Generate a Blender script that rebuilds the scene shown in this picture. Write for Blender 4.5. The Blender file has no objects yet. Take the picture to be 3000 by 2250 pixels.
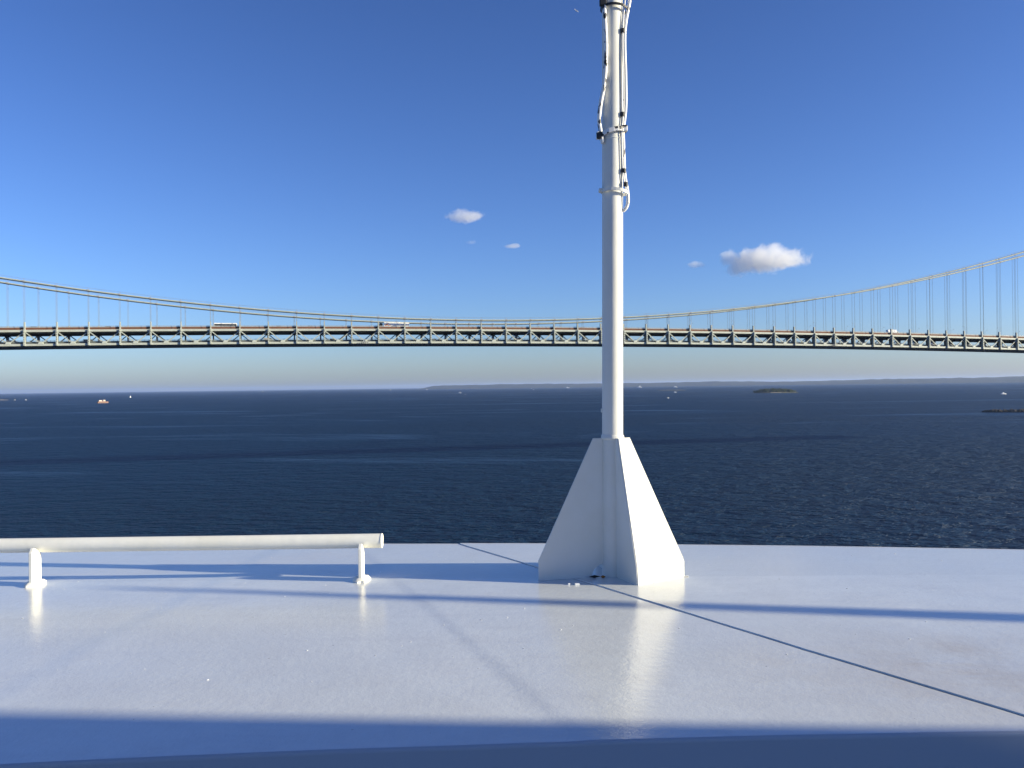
import bpy, bmesh, math, random
from math import pi, sin, cos, tan, sqrt, atan2, radians
from mathutils import Vector, Matrix, noise as mnoise

SC = bpy.context.scene
COL = SC.collection
random.seed(7)

# ------------------------------------------------------------------ camera
EYE = 45.0                     # camera height above the water, metres
cam_data = bpy.data.cameras.new('camera')
cam = bpy.data.objects.new('camera', cam_data)
COL.objects.link(cam)
cam_data.sensor_width = 36.0
cam_data.lens = 31.13
cam_data.clip_start = 0.1
cam_data.clip_end = 300000.0
cam.location = (0, 0, EYE)
cam.rotation_euler = (pi / 2 + 0.00247, 0.0131, 0)
SC.camera = cam

# ------------------------------------------------------------------ light
SUN_EL = radians(15.6)
SUN_AZ = radians(99.0)         # clockwise from +Y
TO_SUN = Vector((sin(SUN_AZ) * cos(SUN_EL), cos(SUN_AZ) * cos(SUN_EL), sin(SUN_EL)))
world = bpy.data.worlds.new('World')
SC.world = world
world.use_nodes = True
wn = world.node_tree
bg = wn.nodes['Background']
sky = wn.nodes.new('ShaderNodeTexSky')
sky.sky_type = 'NISHITA'
sky.sun_disc = False
sky.sun_elevation = SUN_EL
sky.sun_rotation = SUN_AZ
sky.air_density = 0.85
sky.dust_density = 0.6
sky.ozone_density = 4.3
# one even grade over the whole sky, for the camera's contrast and white balance
gam = wn.nodes.new('ShaderNodeGamma')
gam.inputs['Gamma'].default_value = 1.3
wb = wn.nodes.new('ShaderNodeMix')
wb.data_type = 'RGBA'
wb.blend_type = 'MULTIPLY'
wb.inputs[0].default_value = 1.0
wb.inputs[7].default_value = (.95, .88, 1.01, 1)
wn.links.new(sky.outputs[0], gam.inputs[0])
wn.links.new(gam.outputs[0], wb.inputs[6])
wn.links.new(wb.outputs[2], bg.inputs[0])
bg.inputs[1].default_value = 0.068

sun_data = bpy.data.lights.new('sun', 'SUN')
sun_data.energy = 5.0
sun_data.color = (1.0, 0.905, 0.66)
sun_data.angle = radians(0.53)
sun = bpy.data.objects.new('sun', sun_data)
COL.objects.link(sun)
sun.rotation_euler = TO_SUN.to_track_quat('Z', 'Y').to_euler()
sun.location = (60, -10, 90)

SC.view_settings.view_transform = 'Standard'
SC.view_settings.look = 'None'
SC.view_settings.gamma = 1.0
SC.view_settings.exposure = 0.80
SC.cycles.volume_bounces = 6
SC.cycles.max_bounces = 8
SC.cycles.use_denoising = True

# ------------------------------------------------------------------ helpers
def link(o, parent=None):
    COL.objects.link(o)
    if parent is not None:
        o.parent = parent
    return o

def tag(o, label=None, cat=None, group=None, kind=None):
    if label: o['label'] = label
    if cat: o['category'] = cat
    if group: o['group'] = group
    if kind: o['kind'] = kind
    return o

def empty(name, loc=(0, 0, 0), rz=0.0, parent=None):
    o = bpy.data.objects.new(name, None)
    o.location = loc
    o.rotation_euler = (0, 0, rz)
    o.empty_display_size = 0.5
    return link(o, parent)

class MB:
    """collects simple shapes and links them as one mesh object"""
    def __init__(self):
        self.v, self.f, self.m, self.mi = [], [], [], 0
    def mat(self, i):
        self.mi = i
        return self
    def face(self, idx):
        self.f.append(tuple(idx)); self.m.append(self.mi)
    def box(self, c, s, rot=None):
        b = len(self.v)
        for z in (-.5, .5):
            for x, y in ((-.5, -.5), (.5, -.5), (.5, .5), (-.5, .5)):
                p = Vector((x * s[0], y * s[1], z * s[2]))
                if rot is not None: p = rot @ p
                self.v.append((p.x + c[0], p.y + c[1], p.z + c[2]))
        for q in ((0, 3, 2, 1), (4, 5, 6, 7), (0, 1, 5, 4), (1, 2, 6, 5), (2, 3, 7, 6), (3, 0, 4, 7)):
            self.face([b + k for k in q])
        return self
    def span(self, x0, x1, y0, y1, z0, z1):
        return self.box(((x0 + x1) / 2, (y0 + y1) / 2, (z0 + z1) / 2), (x1 - x0, y1 - y0, z1 - z0))
    def bar(self, a, b, w, h, up=(0, 0, 1)):
        a, b = Vector(a), Vector(b)
        d = b - a
        x = d.normalized()
        y = Vector(up).cross(x)
        if y.length < 1e-6: y = Vector((0, 1, 0)).cross(x)
        y.normalize()
        z = x.cross(y)
        rot = Matrix((x, y, z)).transposed()
        return self.box((a + b) / 2, (d.length, w, h), rot)
    def tube(self, pts, rad, n=12, caps=True):
        pts = [Vector(p) for p in pts]
        if not isinstance(rad, (list, tuple)): rad = [rad] * len(pts)
        b = len(self.v)
        ref = None
        for i, p in enumerate(pts):
            t = (pts[min(i + 1, len(pts) - 1)] - pts[max(i - 1, 0)]).normalized()
            if ref is None:
                ref = Vector((0, 0, 1)) if abs(t.z) < .9 else Vector((0, 1, 0))
            u = (ref - t * ref.dot(t)).normalized()
            ref = u
            w = t.cross(u)
            for k in range(n):
                a = 2 * pi * k / n
                q = p + (u * cos(a) + w * sin(a)) * rad[i]
                self.v.append((q.x, q.y, q.z))
        for i in range(len(pts) - 1):
            for k in range(n):
                k2 = (k + 1) % n
                self.face((b + i * n + k, b + i * n + k2, b + (i + 1) * n + k2, b + (i + 1) * n + k))
        if caps:
            self.face([b + k for k in range(n)][::-1])
            self.face([b + (len(pts) - 1) * n + k for k in range(n)])
        return self
    def prism(self, poly, axis, a0, a1):
        """poly in the two other axes, extruded along axis ('x','y','z')"""
        b = len(self.v)
        n = len(poly)
        for a in (a0, a1):
            for p, q in poly:
                self.v.append({'x': (a, p, q), 'y': (p, a, q), 'z': (p, q, a)}[axis])
        self.face([b + k for k in range(n)][::-1])
        self.face([b + n + k for k in range(n)])
        for k in range(n):
            k2 = (k + 1) % n
            self.face((b + k, b + k2, b + n + k2, b + n + k))
        return self
    def plate(self, quad, t):
        """thick polygon plate from a nearly planar list of points"""
        P = [Vector(p) for p in quad]
        nrm = Vector((0, 0, 0))
        for i in range(len(P)):
            nrm += P[i].cross(P[(i + 1) % len(P)])
        nrm.normalize()
        b = len(self.v)
        n = len(P)
        for s in (.5, -.5):
            for p in P:
                q = p + nrm * t * s
                self.v.append((q.x, q.y, q.z))
        self.face([b + k for k in range(n)])
        self.face([b + n + k for k in range(n)][::-1])
        for k in range(n):
            k2 = (k + 1) % n
            self.face((b + k2, b + k, b + n + k, b + n + k2))
        return self
    def mesh(self, name, mats, smooth=False, bevel=0):
        me = bpy.data.meshes.new(name)
        me.from_pydata(self.v, [], self.f)
        for m in (mats if isinstance(mats, (list, tuple)) else [mats]):
            me.materials.append(m)
        for p, i in zip(me.polygons, self.m):
            p.material_index = i
        bm = bmesh.new()
        bm.from_mesh(me)
        bmesh.ops.recalc_face_normals(bm, faces=bm.faces)
        if bevel:
            es = [e for e in bm.edges if len(e.link_faces) == 2 and e.calc_face_angle(0) > .5]
            bmesh.ops.bevel(bm, geom=es, offset=bevel, segments=2, profile=.6, affect='EDGES')
        bm.to_mesh(me)
        bm.free()
        if smooth:
            for p in me.polygons: p.use_smooth = True
            if smooth != 'all':
                me.set_sharp_from_angle(angle=radians(40))
        return me
    def build(self, name, mats, parent=None, smooth=False, loc=None, rot=None, bevel=0):
        o = bpy.data.objects.new(name, self.mesh(name, mats, smooth, bevel))
        if loc is not None: o.location = loc
        if rot is not None: o.rotation_euler = rot
        return link(o, parent)

def place(name, me, parent=None, loc=(0, 0, 0), rot=(0, 0, 0), scale=(1, 1, 1)):
    o = bpy.data.objects.new(name, me)
    o.location, o.rotation_euler, o.scale = loc, rot, scale
    return link(o, parent)

def copy_tree(o, parent=None):
    c = o.copy()
    COL.objects.link(c)
    c.parent = parent
    for ch in o.children:
        copy_tree(ch, c)
    return c

# ------------------------------------------------------------------ materials
def pmat(name, col, rough=.5, metal=0.0, spec=.5):
    m = bpy.data.materials.new(name)
    m.use_nodes = True
    b = m.node_tree.nodes['Principled BSDF']
    b.inputs['Base Color'].default_value = (*col, 1)
    b.inputs['Roughness'].default_value = rough
    b.inputs['Metallic'].default_value = metal
    b.inputs['Specular IOR Level'].default_value = spec
    return m

class NT:
    def __init__(self, m):
        self.t = m.node_tree
        self.b = self.t.nodes.get('Principled BSDF')
    def n(self, typ, **kw):
        nd = self.t.nodes.new(typ)
        for k, v in kw.items():
            if k.startswith('_'): setattr(nd, k[1:], v)
            else: nd.inputs[k.replace('__', ' ')].default_value = v
        return nd
    def l(self, a, b):
        self.t.links.new(a, b)
    def obj(self):
        return self.n('ShaderNodeTexCoord').outputs['Object']
    def noise(self, vec, scale, detail=2, rough=.5, dist=0.0):
        nd = self.n('ShaderNodeTexNoise', Scale=scale, Detail=detail, Roughness=rough, Distortion=dist)
        self.l(vec, nd.inputs['Vector'])
        return nd.outputs['Fac']
    def mapping(self, vec, scale=(1, 1, 1), loc=(0, 0, 0), rot=(0, 0, 0)):
        nd = self.n('ShaderNodeMapping', Scale=scale, Location=loc, Rotation=rot)
        self.l(vec, nd.inputs['Vector'])
        return nd.outputs[0]
    def ramp(self, fac, stops):
        nd = self.n('ShaderNodeValToRGB')
        e = nd.color_ramp.elements
        while len(e) < len(stops): e.new(.5)
        for el, (p, c) in zip(e, stops):
            el.position = p
            el.color = (*c, 1) if isinstance(c, tuple) else (c, c, c, 1)
        self.l(fac, nd.inputs[0])
        return nd.outputs[0]
    def mrange(self, v, a, b, c, d):
        nd = self.n('ShaderNodeMapRange')
        for i, x in zip((1, 2, 3, 4), (a, b, c, d)): nd.inputs[i].default_value = x
        self.l(v, nd.inputs[0])
        return nd.outputs[0]
    def math(self, op, a, b=None, clamp=False):
        nd = self.n('ShaderNodeMath', _operation=op, _use_clamp=clamp)
        for i, x in enumerate((a, b)):
            if x is None: continue
            if isinstance(x, (int, float)): nd.inputs[i].default_value = x
            else: self.l(x, nd.inputs[i])
        return nd.outputs[0]
    def mix(self, fac, a, b):
        nd = self.n('ShaderNodeMix', _data_type='RGBA')
        for s, x in ((0, fac), (6, a), (7, b)):
            if isinstance(x, tuple): nd.inputs[s].default_value = (*x, 1)
            elif isinstance(x, (int, float)): nd.inputs[s].default_value = x
            else: self.l(x, nd.inputs[s])
        return nd.outputs[2]
    def bump(self, h, dist, strength=1.0, normal=None):
        nd = self.n('ShaderNodeBump', Strength=strength, Distance=dist)
        self.l(h, nd.inputs['Height'])
        if normal is not None: self.l(normal, nd.inputs['Normal'])
        return nd.outputs[0]

def white_paint(name, col, rough, bump_mm=.6, scale=45):
    m = pmat(name, col, rough)
    t = NT(m)
    v = t.obj()
    f = t.noise(v, 2.2, 5, .6)
    t.l(t.mix(t.mrange(f, .35, .75, 0, 1), col, tuple(c * k for c, k in zip(col, (.93, .92, .88)))), t.b.inputs['Base Color'])
    n1 = t.bump(t.noise(v, scale, 4, .6), bump_mm / 1000)
    n2 = t.bump(t.noise(t.mapping(v, (1, 1, .35)), 7, 2, .5), .0025, 1, n1)
    t.l(n2, t.b.inputs['Normal'])
    t.b.inputs['Specular IOR Level'].default_value = .16
    return m

M_WHITE = white_paint('white_gloss_paint', (.70, .70, .66), .58, .8, 60)
M_RAIL = white_paint('rail_cream_paint', (.86, .845, .765), .50, .8, 40)

def chipped(name, lo, hi, scale, stretch):
    """white paint flaking from black rubber"""
    m = pmat(name, (.8, .8, .77), .5)
    t = NT(m)
    v = t.mapping(t.obj(), (1, 1, stretch))
    f = t.noise(v, scale, 3, .55, .4)
    mask = t.ramp(f, [(lo, 0.0), (hi, 1.0)])
    t.l(t.mix(mask, (.79, .78, .75), (.012, .012, .014)), t.b.inputs['Base Color'])
    t.l(t.bump(mask, .001, .6), t.b.inputs['Normal'])
    return m
M_CABLE_A = chipped('flaking_paint_on_cable', .555, .57, 26, .45)
M_CABLE_B = chipped('painted_cable', .64, .65, 22, .5)
M_STRAP = chipped('flaking_paint_on_strap', .47, .485, 22, 1)
M_BLACK = pmat('black_rubber', (.012, .012, .014), .55)

# deck paint: worn glossy off-white coat with orange-peel relief and dirt
M_DECK = pmat('deck_paint', (.62, .635, .65), .22)
def _deck():
    t = NT(M_DECK)
    v = t.obj()
    big = t.noise(v, .55, 5, .6)
    col = t.mix(t.mrange(big, .35, .7, 0, 1), (.68, .705, .70), (.60, .625, .625))
    # brownish run-off stain spreading over the right-hand plate
    geo = t.n('ShaderNodeVectorMath', _operation='SUBTRACT')
    t.l(v, geo.inputs[0]); geo.inputs[1].default_value = (2.7, .55, 0)
    sc = t.n('ShaderNodeVectorMath', _operation='DIVIDE')
    t.l(geo.outputs[0], sc.inputs[0]); sc.inputs[1].default_value = (2.0, 1.1, 5)
    ln = t.n('ShaderNodeVectorMath', _operation='LENGTH')
    t.l(sc.outputs[0], ln.inputs[0])
    near = t.mrange(ln.outputs['Value'], .25, 1.0, 1, 0)
    st = t.math('MULTIPLY', near, t.mrange(t.noise(v, 1.7, 6, .65), .34, .68, 0.1, 1), True)
    col = t.mix(t.math('MULTIPLY', st, .95), col, (.50, .445, .36))
    # greyer along the ship's side, beyond an uneven edge
    sx = t.n('ShaderNodeSeparateXYZ'); t.l(v, sx.inputs[0])
    ed = t.math('ADD', sx.outputs['Y'], t.math('MULTIPLY', t.noise(t.mapping(v, (.5, 4, 1)), 2.5, 4, .6), .10))
    ed = t.math('ADD', ed, t.math('MULTIPLY', sx.outputs['X'], .035))
    col = t.mix(t.mrange(ed, 2.96, 2.99, 0, .5), col, (.55, .57, .575))
    streak = t.noise(t.mapping(v, (.35, 3.2, 1)), 1.6, 6, .68)
    col = t.mix(t.mrange(streak, .5, .72, 0, .45), col, (.55, .565, .585))
    mott = t.noise(v, 3.1, 5, .7)
    col = t.mix(t.mrange(mott, .42, .66, 0, .5), col, (.57, .58, .575))
    scuff = t.noise(t.mapping(v, (1.2, 7, 1), rot=(0, 0, .3)), 3.0, 7, .75)
    col = t.mix(t.mrange(scuff, .64, .74, 0, .35), col, (.43, .44, .44))
    spk = t.noise(v, 38, 2, .5)
    col = t.mix(t.mrange(spk, .765, .79, 0, .8), col, (.20, .17, .14))
    fine = t.noise(v, 9, 6, .7)
    col = t.mix(t.mrange(fine, .55, .8, 0, .35), col, (.56, .585, .595))
    t.l(col, t.b.inputs['Base Color'])
    t.l(t.mrange(t.noise(v, .9, 4, .6), .3, .7, .12, .20), t.b.inputs['Roughness'])
    n1 = t.bump(t.noise(v, 75, 3, .6), .0008)
    n2 = t.bump(t.noise(v, 21, 2, .5), .0013, 1, n1)
    t.l(n2, t.b.inputs['Normal'])
_deck()
M_COAM_SHADE = pmat('coaming_shade_paint', (.36, .40, .45), .45)  # darker blue-grey than the deck: the near face's shade is in the colour
M_WALK = pmat('walkway_paint', (.16, .19, .22), .5)

def steel(name, col, rough=.55, streak=.12):
    m = pmat(name, col, rough)
    t = NT(m)
    v = t.obj()
    f = t.noise(t.mapping(v, (.3, .3, 1)), .8, 5, .65)
    t.l(t.mix(t.mrange(f, .4, .75, 0, 1), col, tuple(c * (1 - streak * k) for c, k in zip(col, (1, 1.25, 1.6)))), t.b.inputs['Base Color'])
    return m
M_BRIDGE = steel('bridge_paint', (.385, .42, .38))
M_BRIDGE_SHADE = steel('bridge_inner_shade', (.12, .135, .125))  # bridge paint darkened: shade inside the truss and under decks put into colour
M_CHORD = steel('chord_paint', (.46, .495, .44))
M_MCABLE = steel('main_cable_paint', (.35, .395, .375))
M_RUST = steel('rust_brown_barrier', (.15, .062, .032), .8, .3)
M_GREY = steel('galvanised_steel', (.30, .31, .31), .5)
M_ROPE = steel('suspender_rope', (.17, .19, .20), .6)
M_ROAD = pmat('asphalt', (.05, .05, .052), .9)
M_DARK = pmat('dark_opening', (.02, .022, .025), .8)

def paint(name, col, rough=.3):
    return pmat(name, col, rough)
M_CARW = paint('white_car_paint', (.80, .80, .79))
M_CARB = paint('black_car_paint', (.018, .019, .022))
M_CARG = paint('grey_car_paint', (.12, .13, .14))
M_CARS = paint('silver_car_paint', (.42, .43, .44))
M_CARR = paint('dark_red_car_paint', (.16, .02, .02))
M_CARU = paint('blue_car_paint', (.03, .06, .15))
M_GLASS = pmat('tinted_glass', (.012, .015, .018), .08)
M_TYRE = pmat('tyre_rubber', (.015, .015, .015), .8)
M_ORANGE = pmat('orange_print', (.75, .24, .05), .5)
M_HULLO = pmat('orange_hull_paint', (.22, .13, .095), .6)
M_CREAM = pmat('cream_superstructure_paint', (.66, .58, .48), .6)
M_SAIL = pmat('sail_cloth', (.82, .82, .8), .8)
M_FOAM = pmat('foam', (.8, .82, .84), .9)
M_REDBUOY = pmat('buoy_paint', (.05, .10, .06), .6)

# water: rough sea; smoother current streaks mirror more of the low sky
M_WATER = pmat('sea_water', (.0005, .0175, .046), .12)
def _water():
    t = NT(M_WATER)
    t.b.inputs['IOR'].default_value = 1.333
    t.b.inputs['Specular IOR Level'].default_value = .30
    v = t.obj()
    # wind chop in three sizes, crests running roughly across the view
    a = t.noise(t.mapping(v, (.55, 1, 1), rot=(0, 0, .35)), .085, 3, .55)
    b = t.noise(t.mapping(v, (.5, 1, 1), rot=(0, 0, .12)), .34, 3, .6)
    c = t.noise(t.mapping(v, (.6, 1, 1), rot=(0, 0, .55)), 1.1, 2, .6)
    # calmer streaks lying along the tide
    sv = t.mapping(v, (.0017, .0050, .0), loc=(1.7, 4.2, 0), rot=(0, 0, .16))
    s1 = t.noise(sv, 1.0, 6, .62, 1.2)
    calm = t.ramp(s1, [(.55, 0.0), (.63, .6), (.74, 1.0)])
    gust = t.noise(t.mapping(v, (.0016, .0034, 0), loc=(3, 9, 0)), 1.0, 3, .5)
    amp = t.math('MULTIPLY', t.mrange(calm, 0, 1, 1.0, .55), t.mrange(gust, .3, .7, .8, 1.15))
    n1 = t.n('ShaderNodeBump', Distance=9); t.l(a, n1.inputs['Height']); t.l(amp, n1.inputs['Strength'])
    n2 = t.n('ShaderNodeBump', Distance=4.6); t.l(b, n2.inputs['Height']); t.l(amp, n2.inputs['Strength']); t.l(n1.outputs[0], n2.inputs['Normal'])
    n3 = t.n('ShaderNodeBump', Distance=.6); t.l(c, n3.inputs['Height']); t.l(amp, n3.inputs['Strength']); t.l(n2.outputs[0], n3.inputs['Normal'])
    t.l(n3.outputs[0], t.b.inputs['Normal'])
    t.l(t.mrange(calm, 0, 1, .47, .28), t.b.inputs['Roughness'])
_water()

def land(name, a, b, scale):
    m = pmat(name, a, .95)
    t = NT(m)
    f = t.noise(t.obj(), scale, 5, .65)
    t.l(t.mix(t.mrange(f, .35, .65, 0, 1), a, b), t.b.inputs['Base Color'])
    return m
M_HILL = land('wooded_hill', (.018, .028, .022), (.038, .045, .036), .004)
M_SAND = land('sand', (.42, .36, .27), (.34, .29, .22), .05)
M_ROCK = land('breakwater_rock', (.060, .055, .050), (.12, .11, .10), .5)
M_SHORE = land('island_scrub', (.050, .060, .030), (.13, .12, .08), .06)
M_LEAF = land('island_foliage', (.035, .055, .022), (.075, .09, .035), .12)
M_TRUNK = pmat('bark', (.06, .05, .04), .9)

# ------------------------------------------------------------------ sea
def make_sea():
    rings = [0, 150, 600, 2500, 9000, 25000, 60000]
    n = 96
    mb = MB()
    mb.v.append((0, 0, 0))
    for r in rings[1:]:
        for k in range(n):
            mb.v.append((r * cos(2 * pi * k / n), r * sin(2 * pi * k / n), 0))
    for k in range(n):
        mb.face((0, 1 + k, 1 + (k + 1) % n))
    for j in range(len(rings) - 2):
        for k in range(n):
            k2 = (k + 1) % n
            mb.face((1 + j * n + k, 1 + j * n + k2, 1 + (j + 1) * n + k2, 1 + (j + 1) * n + k))
    return tag(mb.build('sea', M_WATER), kind='structure')
make_sea()

# ------------------------------------------------------------------ ship deck
DECK = 43.5
SEAM_A, SEAM_B = (-0.545, 8.528), (2.262, 3.949)
def seam_x(y):
    w = .004 * mnoise.noise(Vector((y * 3.1, 1, 0))) + .0025 * mnoise.noise(Vector((y * 17, 4, 0)))
    return SEAM_A[0] + (SEAM_B[0] - SEAM_A[0]) * (y - SEAM_A[1]) / (SEAM_B[1] - SEAM_A[1]) + w
def far_edge(x):
    if x < -1.2: return 8.54 + (-1.2 - x) * .045
    return 8.54 - (x + 1.2) * .075 - (x + 1.2) ** 2 * .0105
def near_e(x):
    xx = max(-3.5, min(2.2, x))
    return 3.735 + .045 * xx - .011 * xx * xx

def seg_dist(p, a, b):
    ax, ay = a; bx, by = b
    dx, dy = bx - ax, by - ay
    L = sqrt(dx * dx + dy * dy)
    t = ((p[0] - ax) * dx + (p[1] - ay) * dy) / (L * L)
    d = ((p[0] - ax) * dy - (p[1] - ay) * dx) / L
    return d, t
def sstep(a, b, x):
    t = max(0, min(1, (x - a) / (b - a)))
    return t * t * (3 - 2 * t)
def deck_z(x, y):
    z = .0042 * mnoise.noise(Vector((x * .55, y * .7, 3.1))) +   .0015 * mnoise.noise(Vector((x * 1.9, y * 2.2, 9.7)))
    # weld seams hammered flat under the paint: a shallow step
    d, t = seg_dist((x, y), (-1.30, 7.9), (0.195, 3.973))
    z -= .0044 * sstep(-.06, .06, d) * sstep(-.1, .02, t)
    d, t = seg_dist((x, y), (-2.35, 7.2), (-2.62, 4.1))
    z -= .0040 * sstep(-.10, .10, d + .05 * mnoise.noise(Vector((0, y * 1.2, 5))))
    # the plating falls away slightly towards the ship's side
    z -= .003 * max(0, y - 6.86) * sstep(6.80, 7.0, y)
    # lifted paint on the right-hand plate
    if 1.9 < x < 2.7 and 4.5 < y < 4.9:
        w = 4.69 + .02 * mnoise.noise(Vector((x * 14, 0, 0)))
        z += .0035 * math.exp(-((y - w) / .012) ** 2) * sstep(2.06, 2.18, x) * (1 - sstep(2.36, 2.46, x)) * (.5 + abs(mnoise.noise(Vector((x * 25, 2, 0)))))
    return z

deck_root = tag(empty('ship_deck', (0, 4, DECK)), kind='structure')
def deck_plate(side):
    mb = MB()
    ny = 150
    if side < 0:
        nx, fx = 300, lambda i, y: -9.0 + (seam_x(y) - (-9.0)) * (i / 300) ** .85
        lift = 0.0
    else:
        nx, fx = 300, lambda i, y: seam_x(y) + (16.0 - seam_x(y)) * (i / 300) ** 1.6
        lift = .0060
    for j in range(ny + 1):
        v = j / ny
        for i in range(nx + 1):
            yy = 3.7 + v * 4.8
            for _ in range(2):
                x = fx(i, yy)
                y0, y1 = near_e(x), max(near_e(x) + 2, far_edge(min(x, 7)))
                yy = y0 + (y1 - y0) * v
            x = fx(i, yy)
            mb.v.append((x, yy - 4, deck_z(x, yy) + lift))
    for j in range(ny):
        for i in range(nx):
            a = j * (nx + 1) + i
            mb.face((a, a + 1, a + nx + 2, a + nx + 1))
    # edge strips: far lip rolls over and drops, near side rolls over into the coaming
    W = nx + 1
    def skirt(idx, offs):
        base = list(idx)
        for dx, dy, dz in offs:
            b = len(mb.v)
            for q in idx:
                x, y, z = mb.v[q]
                mb.v.append((x + dx, y + dy, z + dz))
            for k in range(len(base) - 1):
                mb.face((base[k], base[k + 1], b + k + 1, b + k))
            base = [b + k for k in range(len(idx))]
    skirt([ny * W + i for i in range(W)], [(0, .012, .003), (0, .03, -.004), (0, .04, -.03), (0, .04, -.5)])
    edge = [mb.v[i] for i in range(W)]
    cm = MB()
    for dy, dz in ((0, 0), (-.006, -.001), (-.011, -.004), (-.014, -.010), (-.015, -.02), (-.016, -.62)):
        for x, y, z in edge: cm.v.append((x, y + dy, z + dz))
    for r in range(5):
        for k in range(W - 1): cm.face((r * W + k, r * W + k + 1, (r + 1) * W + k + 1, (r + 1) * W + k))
    cm.build('coaming', M_COAM_SHADE, deck_root, smooth='all')
    skirt([j * W + (nx if side < 0 else 0) for j in range(ny + 1)], [(0, 0, -.03)] if side < 0 else [(-.0008, 0, -.0012), (-.001, 0, -.03)])
    o = mb.build('deck_plate', M_DECK, deck_root, smooth='all')
    return o
deck_plate(-1)
deck_plate(1)
mb = MB()
mb.span(-9, 26, -16, 3.28 - 4, -.72, -.60)
mb.build('walkway', M_WALK, deck_root)

# the hull under the deck
mb = MB()
xs = [-9 + 25 * k / 20 for k in range(21)]
top = [(x, max(near_e(x) + 2, far_edge(min(x, 7))) - .01) for x in xs]
mb.prism([(-9, -12), (26, -12), (26, 2.5)] + top[::-1], 'z', -3, DECK - .75)
tag(mb.build('ship_hull', M_WHITE), kind='structure')

# ------------------------------------------------------------------ mast
def pole_x(z):                    # the mast leans a little to starboard
    return .770 + z * .0131
PY = 6.955
mast = empty('mast', (.770, PY, DECK))
tag(mast, 'white steel mast on splayed gusset plates standing on the deck', 'mast')
def Lp(x, y, z):                 # deck coordinates -> local to mast
    return (x - .770, y - PY, z)
mb = MB()
PR = .0815
mb.tube([(z * .0131, 0, z) for z in (-.02, .4, 1.0, 1.6, 2.2, 2.8, 3.4, 4.2, 5.2, 6.2)], PR, 40)
mb.build('pole', M_WHITE, mast, smooth=True)
# welded collar rings
mb = MB()
mb.tube([(.0141, 0, 1.075), (.0141, 0, 1.082), (.0144, 0, 1.10), (.0147, 0, 1.112)], [PR + .004, PR + .010, PR + .008, PR + .001], 32)
mb.build('weld_bead', M_WHITE, mast, smooth=True)
mb = MB()
mb.tube([(.0448, 0, 3.42), (.045, 0, 3.426), (.0452, 0, 3.432)], [PR + .0005, PR + .003, PR + .0005], 32)
mb.build('weld_bead', M_WHITE, mast, smooth=True)
TOPZ = 1.085
L_, F_, R_, B_ = (.186, 6.835), (.915, 6.594), (1.311, 6.864), (.690, 7.42)
P_ = (.770, PY)
def along(a, b, k): return (a[0] + (b[0] - a[0]) * k, a[1] + (b[1] - a[1]) * k)
def gusset(end, k_top, low, hole=False, name='gusset_plate'):
    t0 = along(P_, end, k_top)
    inner = along(P_, end, .04)
    pts = [Lp(*inner, TOPZ), Lp(*t0, TOPZ), Lp(*end, low + .02), Lp(*along(P_, end, 1.0), low - .015), Lp(*end, -.01)]
    if hole:
        L = sqrt((end[0] - P_[0]) ** 2 + (end[1] - P_[1]) ** 2)
        k0, k1 = .285, .125
        pts.append(Lp(*along(P_, end, k0), -.01))
        for a in (12, 28, 44, 58, 70, 79):
            kk = k0 + (k1 - k0) * (1 - cos(radians(a)))
            pts.append(Lp(*along(P_, end, kk), .098 * sin(radians(a))))
        pts.append(Lp(*along(P_, end, k1 + .018), .100))
        pts.append(Lp(*along(P_, end, k1 + .006), .118))
        pts.append(Lp(*along(P_, end, k1 - .002), .09))
        pts.append(Lp(*along(P_, end, k1), -.01))
    pts.append(Lp(*inner, -.01))
    mb = MB()
    mb.plate(pts, .014)
    return mb.build(name, M_WHITE, mast, bevel=.003)
gusset(L_, .245, .13, True)
gusset(F_, .30, .10)
gusset(B_, .245, .13)
gusset(R_, .26, .13)
# outer cover plate joining the front and the right-hand gusset
ft, rt = along(P_, F_, .30), along(P_, R_, .26)
mb = MB()
NR = 8
rows = []
for k in range(NR + 1):
    z = -.01 + (TOPZ + .01) * k / NR
    def at(end, tp, low):
        if z <= low: return end
        q = (z - low) / (TOPZ - low)
        return along(end, tp, q)
    rows.append((Lp(*at(F_, ft, .10), z), Lp(*at(R_, rt, .13), z)))
off = Vector((.563, -.826, .25)).normalized() * .008
for a, b in rows:
    for q in (a, b):
        p = Vector(q) + off; mb.v.append(tuple(p))
for a, b in rows:
    for q in (a, b):
        p = Vector(q) - off * .4; mb.v.append(tuple(p))
n2 = 2 * (NR + 1)
for k in range(NR):
    a = 2 * k
    mb.face((a, a + 1, a + 3, a + 2))
    mb.face((n2 + a, n2 + a + 2, n2 + a + 3, n2 + a + 1))
    mb.face((a, a + 2, n2 + a + 2, n2 + a))
    mb.face((a + 1, n2 + a + 1, n2 + a + 3, a + 3))
mb.face((0, n2, n2 + 1, 1)); mb.face((2 * NR, 2 * NR + 1, n2 + 2 * NR + 1, n2 + 2 * NR))
mb.build('cover_plate', M_WHITE, mast)
# fillet weld along the foot of the plates
for a, b in ((L_, along(P_, L_, .30)), (F_, R_), (F_, along(P_, F_, .2))):
    mb = MB()
    pa, pb = Vector(Lp(*a, .004)), Vector(Lp(*b, .004))
    pts = []
    for k in range(15):
        p = pa.lerp(pb, k / 14)
        pts.append((p.x + random.uniform(-.002, .002), p.y + random.uniform(-.002, .002), .003))
    mb.tube(pts, [random.uniform(.009, .013) for _ in pts], 8)
    mb.build('weld_bead', M_WHITE, mast, smooth=True)
mb = MB()
mb.box(Lp(R_[0] + .012, R_[1] + .002, .006), (.05, .03, .014))
mb.build('weld_bead', M_WHITE, mast, bevel=.004)

def mast_pt(dx, dz, dy):
    return (dx + dz * .0131, dy, dz)
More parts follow.
